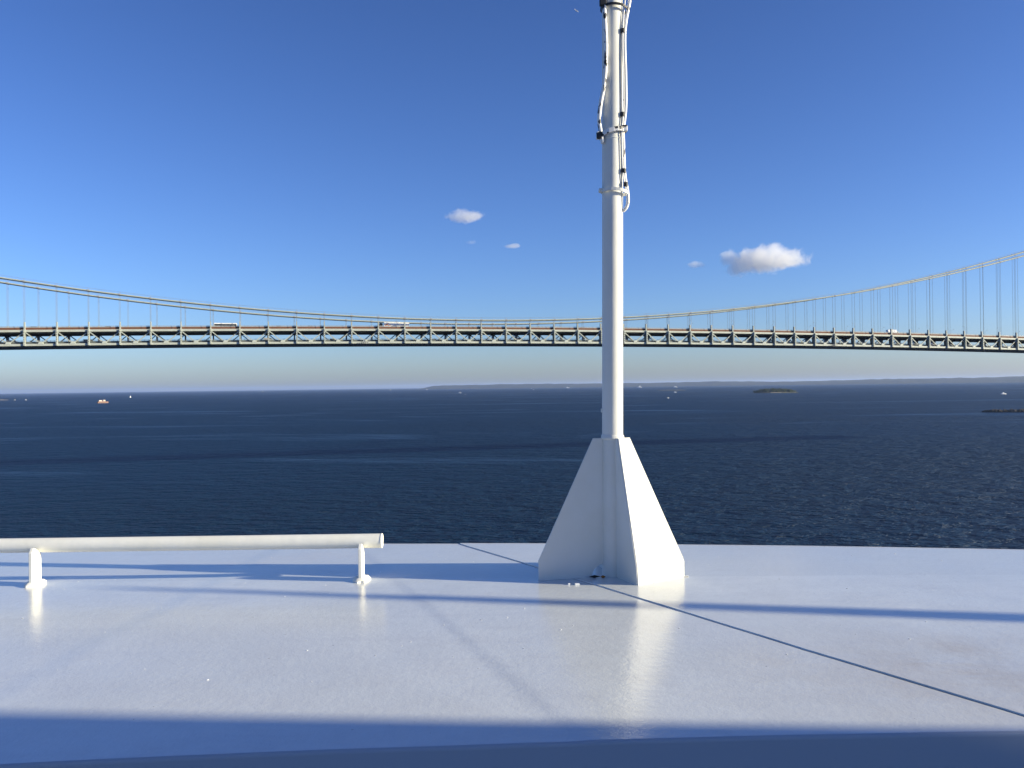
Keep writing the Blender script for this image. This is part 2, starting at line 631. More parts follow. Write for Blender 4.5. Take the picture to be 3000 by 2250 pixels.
# heights on the mast, metres above the deck
def zrow(r): return 1.5 + (1127.5 - r) * .002648
def path(pts):
    out = []
    for px, row, dy in pts:
        out.append((.770 + (px - 1794.5) * .00266 + zrow(row) * .0131, PY + dy, DECK + zrow(row)))
    return out
def smooth_path(P, n=6):
    P = [Vector(p) for p in P]
    out = []
    for i in range(len(P) - 1):
        p0, p1, p2, p3 = P[max(i - 1, 0)], P[i], P[i + 1], P[min(i + 2, len(P) - 1)]
        for k in range(n):
            t = k / n
            out.append(.5 * ((2 * p1) + (p2 - p0) * t + (2 * p0 - 5 * p1 + 4 * p2 - p3) * t * t + (3 * p1 - p0 - 3 * p2 + p3) * t ** 3))
    out.append(P[-1])
    return out
def cable(name, label, pts, rad, mat):
    P = smooth_path(path(pts))
    base = P[-1].copy()
    mb = MB()
    mb.tube([p - base for p in P], rad, 12)
    o = mb.build(name, mat, None, smooth=True, loc=base)
    tag(o, label, 'cable')
    return o
cable('electric_cable', 'white painted cable flaking to black along the left of the mast',
      [(1776, -160, -.085), (1774, -60, -.08), (1768, 0, -.075), (1768, 30, -.082), (1770, 80, -.09), (1772, 130, -.092), (1771, 190, -.09), (1766, 250, -.085), (1757, 300, -.075), (1753, 345, -.06), (1757, 378, -.06), (1764, 416, -.055)], .0158, M_CABLE_A)
cable('electric_cable', 'thick white painted cable down the right of the mast ending in a hook',
      [(1858, -160, -.03), (1850, -60, -.03), (1843, 0, -.03), (1833, 50, -.045), (1828, 95, -.055), (1828, 150, -.058), (1830, 210, -.058), (1831, 300, -.055), (1827, 350, -.05), (1823, 378, -.055), (1824.5, 420, -.052), (1826, 470, -.05), (1829, 515, -.05), (1835, 548, -.05), (1838, 575, -.048), (1837.5, 592, -.045), (1833, 606, -.04), (1824, 615, -.03)], .0128, M_CABLE_B)
cable('electric_cable', 'thin white painted cable hugging the right face of the mast',
      [(1840, -160, -.05), (1835, -60, -.05), (1829, 0, -.05), (1824, 50, -.062), (1821.5, 100, -.068), (1821.5, 150, -.07), (1823.5, 210, -.07), (1824, 300, -.068), (1821.5, 350, -.068), (1818.5, 378, -.075), (1819, 420, -.072), (1820.5, 470, -.07), (1823.5, 515, -.068), (1830, 548, -.062), (1832, 570, -.058)], .0052, M_CABLE_B)

def strap(row_l, row_r, ext_l, ext_r, w, th, mat, name='cable_strap', n=28, depth=.10):
    """band round mast and cables, slanting from left to right"""
    mb = MB()
    zl, zr = zrow(row_l), zrow(row_r)
    cx = (ext_l + ext_r) / 2; hx = (ext_r - ext_l) / 2
    for k in range(n):
        a = 2 * pi * k / n
        c, s = cos(a), sin(a)
        x = cx + hx * (abs(c) ** .75) * (1 if c > 0 else -1)
        y = depth * (abs(s) ** .8) * (1 if s > 0 else -1)
        z = zl + (zr - zl) * (x - ext_l) / (ext_r - ext_l) + .006 * sin(3 * a)
        o = Vector((c / hx, s / depth, 0)).normalized() * th
        X = x + z * .0131
        for dx, dz in ((0, -w / 2), (1, -w / 2), (1, w / 2), (0, w / 2)):
            mb.v.append((X + o.x * dx, y + o.y * dx, z + dz))
    for k in range(n):
        k2 = (k + 1) % n
        for q in range(4):
            q2 = (q + 1) % 4
            mb.face((4 * k + q, 4 * k + q2, 4 * k2 + q2, 4 * k2 + q))
    return mb.build(name, mat, mast)
strap(10, 17, -.088, .116, .018, .007, M_BLACK)
mb = MB(); mb.box(mast_pt(-.082, zrow(4), -.075), (.055, .04, .055)); mb.build('strap_buckle', M_BLACK, mast, bevel=.008)
mb = MB(); mb.box(mast_pt(.123, zrow(18), -.03), (.022, .03, .024)); mb.build('strap_buckle', M_BLACK, mast, bevel=.005)
strap(390, 373, -.105, .100, .034, .008, M_STRAP)
mb = MB(); mb.box(mast_pt(-.112, zrow(393), -.055), (.040, .05, .055)); mb.build('strap_buckle', M_STRAP, mast, bevel=.008)
mb = MB(); mb.box(mast_pt(.088, zrow(374), -.066), (.042, .04, .05)); mb.build('strap_buckle', M_STRAP, mast, bevel=.008)
strap(552, 560, -.088, .118, .024, .007, M_WHITE)
mb = MB(); mb.box(mast_pt(-.094, zrow(552), -.02), (.030, .06, .026)); mb.build('strap_buckle', M_WHITE, mast, bevel=.004)
# black tape bindings on the right-hand cable
for row, dx in ((86, .082), (332, .080), (498, .089), (538, .104)):
    z = zrow(row)
    mb = MB(); mb.tube([mast_pt(dx - .008, z - .016, -.062), mast_pt(dx - .008, z + .016, -.062)], .0175, 12)
    mb.build('tape_binding', M_BLACK, mast, smooth=True)
# a small welded lug low on the left of the pole
mb = MB(); mb.box(mast_pt(-.085, 1.30, 0), (.012, .03, .03)); mb.build('lug', M_WHITE, mast, bevel=.003)

# ------------------------------------------------------------------ pipe rail
rail = empty('pipe_rail', (-1.2, 7.03, DECK))
tag(rail, 'low white pipe rail on flat bar legs welded to the deck', 'rail')
mb = MB()
mb.tube([(x, .004 * sin(x), .2875) for x in [.150 - .4 * k for k in range(15)]], .0565, 32)
mb.build('pipe', M_RAIL, rail, smooth=True)
mb = MB()
mb.tube([(.146, 0, .2875), (.154, 0, .2875), (.158, 0, .2875)], [.0585, .0585, .052], 32)
mb.build('end_cap', M_RAIL, rail, smooth=True)
for x in (0.0, -2.56, -5.1):
    mb = MB()
    prof = [(-.15, .02), (-.01, .02), (-.01, .215), (-.04, .245), (-.075, .27), (-.12, .288), (-.15, .25)]
    mb.prism(prof, 'x', x - .013, x + .013)
    leg = mb.build('leg', M_RAIL, rail, bevel=.004)
    mb = MB()
    n = 18
    pts = []
    for ring, (r, z) in enumerate(((1.0, -.015), (.95, .006), (.72, .022), (.45, .027))):
        for k in range(n):
            a = 2 * pi * k / n
            wob = 1 + .16 * mnoise.noise(Vector((cos(a) * 2 + x, sin(a) * 2, ring * .3)))
            mb.v.append((x + r * .07 * wob * cos(a), -.08 + r * .115 * wob * sin(a), z + .004 * mnoise.noise(Vector((cos(a) * 3, sin(a) * 3 + x, 1)))))
    for r in range(3):
        for k in range(n):
            k2 = (k + 1) % n
            mb.face((r * n + k, r * n + k2, (r + 1) * n + k2, (r + 1) * n + k))
    mb.face([3 * n + k for k in range(n)])
    mb.build('foot_plate', M_RAIL, rail, smooth=True)

# ------------------------------------------------------------------ things beside the view that shade the deck
dh = empty('deckhouse', (17, 2.615, DECK))
tag(dh, 'white raked deckhouse wall off to the right of the deck', 'deckhouse')
mb = MB()
hh = 8.5
mb.v = [(0, .166, -.6), (8, -4, -.6), (8, -10, -.6), (0, -10, -.6), (0, -.277 * hh, hh), (8, -4 - .23 * hh, hh), (8, -10, hh), (0, -10, hh)]
for q in ((0, 3, 2, 1), (4, 5, 6, 7), (0, 1, 5, 4), (1, 2, 6, 5), (2, 3, 7, 6), (3, 0, 4, 7)): mb.face(q)
mb.build('wall', M_WHITE, dh)
for k in range(4):
    MB().span(-.03, .02, -3.2 - 1.6 * k, -2.2 - 1.6 * k, 1.2, 2.3).build('window', M_GLASS, dh)
sm = empty('raked_mast', (16.0, 3.004, DECK))
tag(sm, 'white raked signal mast off to the right of the deck', 'mast')
lean = .145
mb = MB()
mb.tube([(0, lean * z, z) for z in (-.6, 2, 3.2, 3.9, 4.5, 5.0, 5.4)], [.15, .14, .125, .105, .08, .055, .03], 20)
mb.build('pole', M_WHITE, sm, smooth=True)
mb = MB(); mb.tube([(0, -.087, -.6), (0, -.087, -.53)], [.24, .22], 20); mb.build('foot_plate', M_WHITE, sm, smooth=True)

# ------------------------------------------------------------------ litter on the deck
def chip_mesh(seed):
    r = random.Random(seed)
    mb = MB()
    n = 5
    pts = [(r.uniform(.6, 1.1) * cos(2 * pi * k / n), r.uniform(.5, 1.0) * sin(2 * pi * k / n)) for k in range(n)]
    mb.prism(pts, 'z', 0, .35)
    return mb.mesh('paint_chip', M_FOAM)
CH = [chip_mesh(s) for s in range(4)]
def on_deck(x, y):
    return DECK + deck_z(x, y) + (.0060 if x > seam_x(y) else 0)
spots = [(-2.9, 6.35), (-2.6, 6.6), (-1.5, 7.3), (-2.1, 6.9), (-.85, 5.6), (-.62, 5.25), (-.45, 5.6), (-.05, 5.75), (.30, 5.6), (-.35, 4.95), (.62, 5.45), (.1, 5.68), (-1.25, 5.3), (-1.2, 5.1), (-2.3, 4.9), (-2.05, 4.72), (-1.6, 4.6), (-.6, 7.75), (-.35, 7.6), (2.0, 5.45), (2.55, 5.5), (1.6, 7.3), (2.4, 6.4), (1.5, 4.9), (-3.2, 7.1), (-2.0, 7.45), (-.15, 6.2), (-1.05, 4.55)]
rr = random.Random(4)
for i in range(44):
    spots.append((rr.uniform(-3.8, 3.8), rr.uniform(4.4, 8.2)))
for i, (x, y) in enumerate(spots):
    if abs(x) > .57 * y: continue
    o = place('paint_chip', CH[i % 4], None, (x, y, on_deck(x, y)), (0, 0, rr.uniform(0, 6)), [rr.choice((.003, .0035, .0045, .0055, .007))] * 3)
    tag(o, 'tiny white paint flake lying loose on the deck', 'paint chip', 'paint flakes scattered over the deck')
for (x, y, sx) in ((.470, 6.662, .020), (.41, 6.67, .009)):
    mb = MB(); mb.box((0, 0, .006), (sx * 1.7, sx * .8, .012))
    o = mb.build('paint_chip', M_FOAM, None, loc=(x, y, on_deck(x, y)), rot=(0, 0, .1), bevel=.002)
    tag(o, 'larger white paint flake just in front of the mast foot' if sx > .01 else 'small white paint flake left of the larger one at the mast foot', 'paint chip')
M_LEAFD = pmat('dead_leaf_dark', (.02, .014, .01), .9)
M_LEAFO = pmat('dead_leaf_orange', (.35, .13, .02), .9)
for nm, x, y, s, m, lab in (('dead_leaf', .620, 6.872, .030, M_LEAFD, 'dark shrivelled leaf scrap by the hole in the mast foot'), ('dead_leaf', .683, 6.86, .022, M_LEAFO, 'orange brown leaf scrap by the hole in the mast foot')):
    mb = MB()
    n = 7
    for k in range(n):
        a = 2 * pi * k / n
        r = s * random.uniform(.5, 1.15)
        mb.v.append((r * 1.5 * cos(a), r * .5 * sin(a), .004 + .010 * random.random()))
    mb.v.append((0, 0, .022)); mb.v.append((0, 0, -.002))
    for k in range(n):
        mb.face((k, (k + 1) % n, n)); mb.face(((k + 1) % n, k, n + 1))
    tag(mb.build(nm, m, None, loc=(x, y, on_deck(x, y))), lab, 'leaf')

# ------------------------------------------------------------------ bridge
PAN = 15.14
BR_LOC, BR_ROT = Vector((-17.7, 522.6, 0)), radians(16.07)
I0, I1 = -30, 36               # panel points either side of mid-span
WB = 31.4                      # between the truss planes
ZB, ZT = 71.35, 78.1           # centres of bottom and top chord at mid-span
def camber(x): return -2.8e-5 * x * x
def cable_z(x): return 84.1 + 3.08e-4 * x * x
bridge = empty('suspension_bridge', BR_LOC, BR_ROT)
tag(bridge, 'grey green double deck suspension bridge crossing the whole view above the water', 'bridge')
def bpt(x, y, z):
    c, s = cos(BR_ROT), sin(BR_ROT)
    return Vector((BR_LOC.x + x * c - y * s, BR_LOC.y + x * s + y * c, z))

mv = MB()
mv.span(-.36, .36, -1.2, .55, ZB - ZT - .7, .72)
mv.mat(1)
for k in range(5):
    z = -.6 - k * 1.25
    mv.span(-.14, .14, -1.215, -1.19, z - .22, z + .22)
ME_VERT = mv.mesh('truss_vertical', [M_BRIDGE, M_DARK])
mv = MB(); mv.span(-.30, .30, -.1, 1.15, 0, 4.0); mv.span(-.40, .40, -.25, 1.25, -.1, .35)
ME_POST = mv.mesh('hanger_post', M_BRIDGE)
mv = MB(); mv.span(0, PAN, -.5, .5, -.36, .78); ME_CHORD = mv.mesh('chord', M_CHORD)
mv = MB(); mv.span(0, PAN, -.5, .5, -.80, .32); ME_CHORDB = mv.mesh('chord', M_CHORD)
hh = ZT - ZB
mv = MB(); mv.bar((.45, 0, -.55), (PAN / 2 - .3, 0, -hh + .45), .5, .48, (0, 1, 0)); ME_DIA = mv.mesh('diagonal', M_BRIDGE)
mv = MB(); mv.bar((PAN - .45, 0, -.55), (PAN / 2 + .3, 0, -hh + .45), .5, .48, (0, 1, 0)); ME_DIB = mv.mesh('diagonal', M_BRIDGE)
mv = MB(); mv.prism([(-1.5, -.3), (1.5, -.3), (.75, 1.3), (-.75, 1.3)], 'y', -.58, .58); ME_GUS = mv.mesh('gusset_plate', M_CHORD)
mv = MB(); mv.span(-.35, .35, .6, WB - .6, -1.1, -.2); mv.span(-.5, .5, .6, WB - .6, -1.18, -1.05); ME_FB = mv.mesh('floor_beam', M_BRIDGE_SHADE)
mv = MB(); mv.prism([(.56, -.5), (3.8, -.5), (3.4, -1.9), (2.6, -3.4), (2.6, ZB - ZT + .7), (.56, ZB - ZT + .7)], 'x', -.25, .25); ME_KNEE = mv.mesh('knee_brace', M_BRIDGE_SHADE)
mv = MB(); mv.prism([(-.56, -.5), (-3.8, -.5), (-3.4, -1.9), (-2.6, -3.4), (-2.6, ZB - ZT + .7), (-.56, ZB - ZT + .7)], 'x', -.25, .25); ME_KNEF = mv.mesh('knee_brace', M_BRIDGE_SHADE)
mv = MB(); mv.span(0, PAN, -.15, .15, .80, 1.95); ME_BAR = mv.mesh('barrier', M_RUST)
mv = MB(); mv.span(0, PAN, -.15, .15, .65, 1.45); ME_BARL = mv.mesh('barrier', M_BRIDGE_SHADE)
mv = MB()
for k in range(8): mv.span(k * PAN / 8 + .4, k * PAN / 8 + .56, -.06, .06, 1.95, 2.75)
mv.span(0, PAN, -.05, .05, 2.58, 2.74); mv.span(0, PAN, -.08, .08, 1.96, 2.32)
ME_RAILP = mv.mesh('railing_panel', M_GREY)
mv = MB()
for k in range(8): mv.span(k * PAN / 8 + .4, k * PAN / 8 + .56, -.06, .06, 1.4, 2.1)
mv.span(0, PAN, -.05, .05, 2.0, 2.1); mv.span(0, PAN, -.04, .04, 1.65, 1.73)
ME_RAILL = mv.mesh('railing_panel', M_GREY)
mv = MB(); mv.tube([(-.55, 0, 0), (.55, 0, 0)], .56, 10); mv.span(-.05, .05, -.05, .05, .4, 1.55); ME_BAND = mv.mesh('cable_band', M_GREY)
mv = MB()
for dx in (-.18, .18): mv.tube([(dx, 0, 0), (dx, 0, 1)], .042, 6)
ME_SUSP = mv.mesh('suspender', M_ROPE)
# deck slabs and stringers follow the camber
def long_strip(name, y0, y1, z0, z1, mat):
    m = MB()
    st = list(range(I0, I1 + 1))
    for i in st:
        x = i * PAN; c = camber(x)
        for y, z in ((y0, z0), (y1, z0), (y1, z1), (y0, z1)): m.v.append((x, y, z + c))
    for k in range(len(st) - 1):
        for q in range(4):
            q2 = (q + 1) % 4
            m.face((4 * k + q, 4 * k + q2, 4 * k + 4 + q2, 4 * k + 4 + q))
    m.face((0, 1, 2, 3)); b = 4 * (len(st) - 1); m.face((b + 3, b + 2, b + 1, b))
    return m.build(name, mat, bridge)
long_strip('upper_roadway', .6, WB - .6, ZT + .45, ZT + .80, M_ROAD)
long_strip('lower_roadway', .6, WB - .6, ZB + .30, ZB + .62, M_ROAD)
for k in range(9):
    y = 2.2 + (WB - 4.4) * k / 8
    long_strip('stringer', y - .2, y + .2, ZT - .90, ZT + .44, M_BRIDGE_SHADE)
    long_strip('stringer', y - .2, y + .2, ZB - .45, ZB + .29, M_BRIDGE_SHADE)
long_strip('soffit', .9, WB - .9, ZB - 1.25, ZB - 1.10, M_BRIDGE_SHADE)
for i in range(I0, I1 + 1):
    x = i * PAN
    c = camber(x)
    sl = -math.atan((camber(x + PAN) - c) / PAN)
    for side, y in ((0, 0.0), (1, WB)):
        ry = 0 if side == 0 else pi
        place('truss_vertical', ME_VERT, bridge, (x, y, ZT + c), (0, 0, ry))
        place('hanger_post', ME_POST, bridge, (x, y, ZT + c + .80), (0, 0, ry))
        place('knee_brace', ME_KNEE if side == 0 else ME_KNEF, bridge, (x, y, ZT + c))
        if i < I1:
            place('top_chord', ME_CHORD, bridge, (x, y, ZT + c), (0, sl, 0))
            place('bottom_chord', ME_CHORDB, bridge, (x, y, ZB + c), (0, sl, 0))
            place('diagonal', ME_DIA, bridge, (x, y, ZT + c), (0, sl, 0))
            place('diagonal', ME_DIB, bridge, (x, y, ZT + c), (0, sl, 0))
            place('gusset_plate', ME_GUS, bridge, (x + PAN / 2, y, ZB + (c + camber(x + PAN)) / 2 + .1))
            yb = y + (1.0 if side == 0 else -1.0)
            place('barrier', ME_BAR, bridge, (x, yb, ZT + c), (0, sl, 0))
            place('barrier', ME_BARL, bridge, (x, yb, ZB + c), (0, sl, 0))
            place('railing_panel', ME_RAILP, bridge, (x, yb, ZT + c), (0, sl, 0))
            place('railing_panel', ME_RAILL, bridge, (x, yb, ZB + c), (0, sl, 0))
        for off in (-1.37, 1.37):
            zc = cable_z(x)
            ang = -math.atan(6.16e-4 * x)
            place('cable_band', ME_BAND, bridge, (x, y + off, zc), (0, ang, 0))
            z0 = ZT + c + 1.2
            place('suspender', ME_SUSP, bridge, (x, y + off, z0), (0, 0, 0), (1, 1, zc - z0))
    place('floor_beam', ME_FB, bridge, (x, 0, ZT + c))
    place('floor_beam', ME_FB, bridge, (x, 0, ZB + c + .1))
for y in (0.0, WB):
    for off in (-1.37, 1.37):
        xs = [I0 * PAN + (I1 - I0) * PAN * k / 208 for k in range(209)]
        mb = MB(); mb.tube([(x, y + off, cable_z(x)) for x in xs], .47, 12)
        mb.build('main_cable', M_MCABLE, bridge, smooth=True)
        mb = MB(); mb.tube([(x, y + off, cable_z(x) + 1.5) for x in xs[::2]], .03, 4)
        mb.build('hand_rope', M_GREY, bridge)
# travelling inspection platforms under the deck edge
def platform(x, label):
    c = camber(x)
    p = bpt(x, -.3, ZB + c)
    r = tag(empty('inspection_platform', p, BR_ROT), label, 'platform')
    MB().span(-1.8, 1.8, -1.6, -.4, -.95, -.80).build('floor_plate', M_GREY, r)
    mb = MB()
    for xx in (-1.75, -.6, .6, 1.75):
        for yy in (-1.55, -.45): mb.span(xx - .05, xx + .05, yy - .05, yy + .05, -.8, .35)
    mb.build('stanchion', M_GREY, r)
    mb = MB()
    for z in (-.2, .3):
        mb.span(-1.8, 1.8, -1.6, -1.5, z - .05, z + .05)
    mb.build('handrail', M_GREY, r)
    MB().span(-.06, .06, -.6, -.4, -.3, 1.3).build('hanger', M_GREY, r)
platform((11.5 - 16) * PAN, 'small grey inspection platform under the bridge left of the mast')
platform((31.95 - 16) * PAN, 'small grey inspection platform under the bridge right of the mast')

# ------------------------------------------------------------------ street lamps on the bridge
def lamp_proto():
    r = empty('street_lamp')
    mb = MB(); mb.tube([(0, 0, 0), (0, 0, 9.5)], [.08, .045], 8); mb.build('pole', M_GREY, r, smooth=True)
    mb = MB(); mb.tube([(0, 0, 9.4), (0, .9, 9.9), (0, 2.0, 10.05)], .035, 6); mb.build('arm', M_GREY, r)
    mb = MB(); mb.prism([(1.8, 9.95), (2.9, 9.98), (2.8, 10.2), (1.9, 10.22)], 'x', -.18, .18); mb.build('lamp_head', M_GREY, r)
    return r
lamp = lamp_proto()
first = True
for side, y, rz in ((0, 1.25, 0.0), (1, WB - 1.25, pi)):
    for i in range(9, 32, 2):
        o = lamp if first else copy_tree(lamp)
        first = False
        x = (i + (0 if side == 0 else 1)) * PAN + 1.6
        o.location = bpt(x, y, ZT + camber(x) + .8)
        o.rotation_euler = (0, 0, BR_ROT + rz)
        o.scale = (1, .8, .72)
        nth = ('first', 'second', 'third', 'fourth', 'fifth', 'sixth', 'seventh', 'eighth', 'ninth', 'tenth', 'eleventh', 'twelfth')[(i - 9) // 2]
        edge = 'near' if side == 0 else 'far'
        tag(o, 'thin grey street lamp on the bridge, %s rightward from the mast on the %s edge' % (nth, edge), 'street lamp', 'street lamps along the %s edge of the bridge' % edge)

# ------------------------------------------------------------------ traffic
mw = MB(); mw.tube([(0, -.12, 0), (0, .12, 0)], .34, 14); ME_WHEEL = mw.mesh('wheel', M_TYRE, smooth=True)
mw = MB(); mw.tube([(0, -.15, 0), (0, .15, 0)], .5, 14); ME_WHEELB = mw.mesh('wheel', M_TYRE, smooth=True)
def wheels(r, xs, half, big=False):
    for x in xs:
        for s in (-1, 1):
            place('wheel', ME_WHEELB if big else ME_WHEEL, r, (x, s * half, .5 if big else .34))
def car(r, mat, kind):
    if kind == 'sedan':
        body = [(-2.3, .35), (2.3, .35), (2.35, .75), (1.2, .95), (.55, 1.42), (-1.0, 1.45), (-1.75, 1.0), (-2.3, .95)]
        gl = [(1.0, .98), (.5, 1.36), (-.95, 1.39), (-1.55, 1.02)]
    elif kind == 'suv':
        body = [(-2.4, .4), (2.4, .4), (2.45, 1.0), (1.3, 1.15), (.6, 1.82), (-2.1, 1.85), (-2.45, 1.1)]
        gl = [(1.1, 1.2), (.55, 1.72), (-2.0, 1.74), (-2.2, 1.2)]
    elif kind == 'van':
        body = [(-2.6, .4), (2.6, .4), (2.65, 1.0), (2.1, 1.25), (1.5, 2.15), (-2.6, 2.2)]
        gl = [(1.95, 1.3), (1.45, 2.0), (.3, 2.0), (.3, 1.3)]
    else:
        body = [(-2.8, .5), (2.7, .5), (2.75, 1.1), (1.6, 1.2), (1.05, 1.85), (-.3, 1.87), (-.4, 1.2), (-2.8, 1.2)]
        gl = [(1.45, 1.25), (1.0, 1.75), (-.2, 1.77), (-.25, 1.25)]
    mb = MB(); mb.prism(body, 'y', -.88, .88); mb.build('body', mat, r, bevel=.07)
    for s in (-1, 1):
        mb = MB(); mb.prism(gl, 'y', s * .87, s * .90); mb.build('side_window', M_GLASS, r)
    wheels(r, (-1.45, 1.45), .80)
def bus(r):
    MB().span(-6, 6, -1.25, 1.25, .45, 3.45).build('body', M_CARW, r, bevel=.12)
    for s in (-1, 1):
        MB().span(-5.75, 5.75, s * 1.25 - .03, s * 1.25 + .03, 1.75, 2.85).build('side_window', M_GLASS, r)
        MB().span(-3.0, .4, s * 1.25 - .035, s * 1.25 + .035, .6, 1.72).build('side_panel', M_CARB, r)
    MB().span(-6.03, -5.97, -1.1, 1.1, 1.3, 2.9).build('windscreen', M_GLASS, r)
    wheels(r, (-3.9, 2.6, 3.9), 1.15, True)
def semi(r):
    MB().span(-4.2, 10.4, -1.28, 1.28, 1.15, 4.05).build('trailer', M_CARW, r, bevel=.05)
    mb = MB()
    for dx, dz, w, h in ((-3.3, 2.2, .7, .7), (-2.5, 2.7, .9, .8), (-1.6, 2.1, .8, .6), (-1.9, 3.1, .5, .5), (-.7, 2.35, .5, .8)):
        n = 9
        mb.prism([(dx + w * .6 * cos(2 * pi * k / n) * (1 + .2 * sin(k * 2.1)), dz + h * .6 * sin(2 * pi * k / n)) for k in range(n)], 'y', -1.30, -1.285)
    mb.build('printed_logo', M_ORANGE, r)
    mb = MB(); mb.prism([(-8.3, .5), (-4.9, .5), (-4.9, 3.3), (-6.4, 3.6), (-7.0, 2.2), (-8.2, 1.9)], 'y', -1.2, 1.2); mb.build('cab', M_CARB, r, bevel=.08)
    for s in (-1, 1):
        mb = MB(); mb.prism([(-6.9, 2.15), (-5.9, 2.15), (-5.9, 2.9), (-6.5, 2.9)], 'y', s * 1.2 - .02, s * 1.2 + .02); mb.build('side_window', M_GLASS, r)
    MB().span(-4.8, 10.2, -.5, .5, .75, 1.1).build('chassis', M_CARB, r)
    wheels(r, (-7.5, -5.2, 7.6, 8.9), 1.05, True)
def box_truck(r, mat=None):
    MB().span(-4.6, 2.2, -1.2, 1.2, .95, 3.75).build('cargo_box', M_CARW, r, bevel=.05)
    mb = MB(); mb.prism([(2.4, .5), (4.5, .5), (4.5, 1.5), (4.0, 1.75), (3.5, 2.7), (2.4, 2.75)], 'y', -1.1, 1.1); mb.build('cab', M_CARW, r, bevel=.08)
    for s in (-1, 1):
        mb = MB(); mb.prism([(3.95, 1.75), (3.45, 2.5), (2.7, 2.5), (2.7, 1.75)], 'y', s * 1.1 - .02, s * 1.1 + .02); mb.build('side_window', M_GLASS, r)
    wheels(r, (-3.0, 3.4), 1.0, True)
def vehicle(name, cat, label, s, lane, fn, *args, flip=False, lower=False, **kw):
    x = (s - 16) * PAN
    z = (ZB + .63 if lower else ZT + .81) + camber(x)
    r = tag(empty(name, bpt(x, lane, z), BR_ROT + (pi if flip else 0)), label, cat)
    fn(r, *args, **kw)
    return r
# s = panel number counted along the truss from the left of the picture
vehicle('bus', 'bus', 'white coach bus with dark window band on the upper roadway', 6.50, 4.5, bus)
vehicle('semi_truck', 'truck', 'white semi trailer with orange logo behind a dark cab on the bridge', 12.52, 4.5, semi)
vehicle('box_truck', 'truck', 'white box truck on the upper roadway near the right edge', 35.3, 4.5, box_truck)
vehicle('van', 'van', 'white van on the bridge roadway at the far right edge', 41.9, 8, car, M_CARW, 'van')
vehicle('car', 'car', 'black sport utility car on the bridge roadway at far left', .28, 4.5, car, M_CARB, 'suv')
vehicle('car', 'car', 'dark car just ahead of the white pickup on the bridge at left', 2.62, 4.5, car, M_CARG, 'suv')
vehicle('pickup_truck', 'pickup', 'white pickup on the bridge roadway left of the bus', 3.05, 8, car, M_CARW, 'pickup')
vehicle('car', 'car', 'white car right behind the coach bus on the bridge', 7.68, 8, car, M_CARW, 'suv')
vehicle('car', 'car', 'dark grey car between the bus and the semi trailer, nearer the bus', 8.42, 4.5, car, M_CARB, 'suv')
vehicle('car', 'car', 'dark blue car just left of the semi trailer cab', 9.55, 4.5, car, M_CARU, 'suv')
vehicle('van', 'van', 'white van on the bridge, second vehicle left of the mast', 19.25, 8, car, M_CARW, 'van')
vehicle('van', 'van', 'white van on the bridge just left of the mast', 20.35, 8, car, M_CARW, 'van', flip=True)
vehicle('car', 'car', 'white car on the bridge roadway just right of the mast', 23.15, 6, car, M_CARW, 'suv')
vehicle('car', 'car', 'dark car following the white car right of the mast', 23.55, 9, car, M_CARG, 'suv')
vehicle('car', 'car', 'dark domed car alone on the bridge below the large cloud', 28.2, 4.5, car, M_CARB, 'suv')
vehicle('car', 'car', 'dark car on the bridge midway between mast and right edge', 25.2, 4.5, car, M_CARR, 'suv')
vehicle('car', 'car', 'dark car on the bridge just left of the white box truck', 34.3, 4.5, car, M_CARG, 'suv')
LOW = [(-.4, 'suv', M_CARS, 'silver car behind the truss on the lower roadway at the left edge'),
       (1.9, 'van', M_CARG, 'dark grey van on the lower roadway below the white pickup'),
       (4.4, 'sedan', M_CARB, 'black car on the lower roadway left of the coach bus'),
       (8.0, 'van', M_CARS, 'silver van on the lower roadway just right of the coach bus'),
       (10.4, 'suv', M_CARB, 'black car on the lower roadway left of the semi trailer cab'),
       (14.3, 'suv', M_CARS, 'silver car on the lower roadway behind the semi trailer tail'),
       (17.6, 'van', M_CARG, 'dark grey van on the lower roadway at the middle of the span'),
       (24.5, 'suv', M_CARB, 'black car on the lower roadway right of the mast'),
       (29.6, 'van', M_CARS, 'silver van on the lower roadway below the large cloud'),
       (37.4, 'van', M_CARW, 'white van on the lower roadway right of the white box truck'),
       (40.6, 'suv', M_CARG, 'dark grey car on the lower roadway near the right edge')]
for k, (s, kd, m, lab) in enumerate(LOW):
    nm = 'car' if kd != 'van' else 'van'
    o = vehicle(nm, nm, lab, s, 5 + 4 * (k % 3), car, m, kd, lower=True)
    o['group'] = 'traffic on the lower roadway'

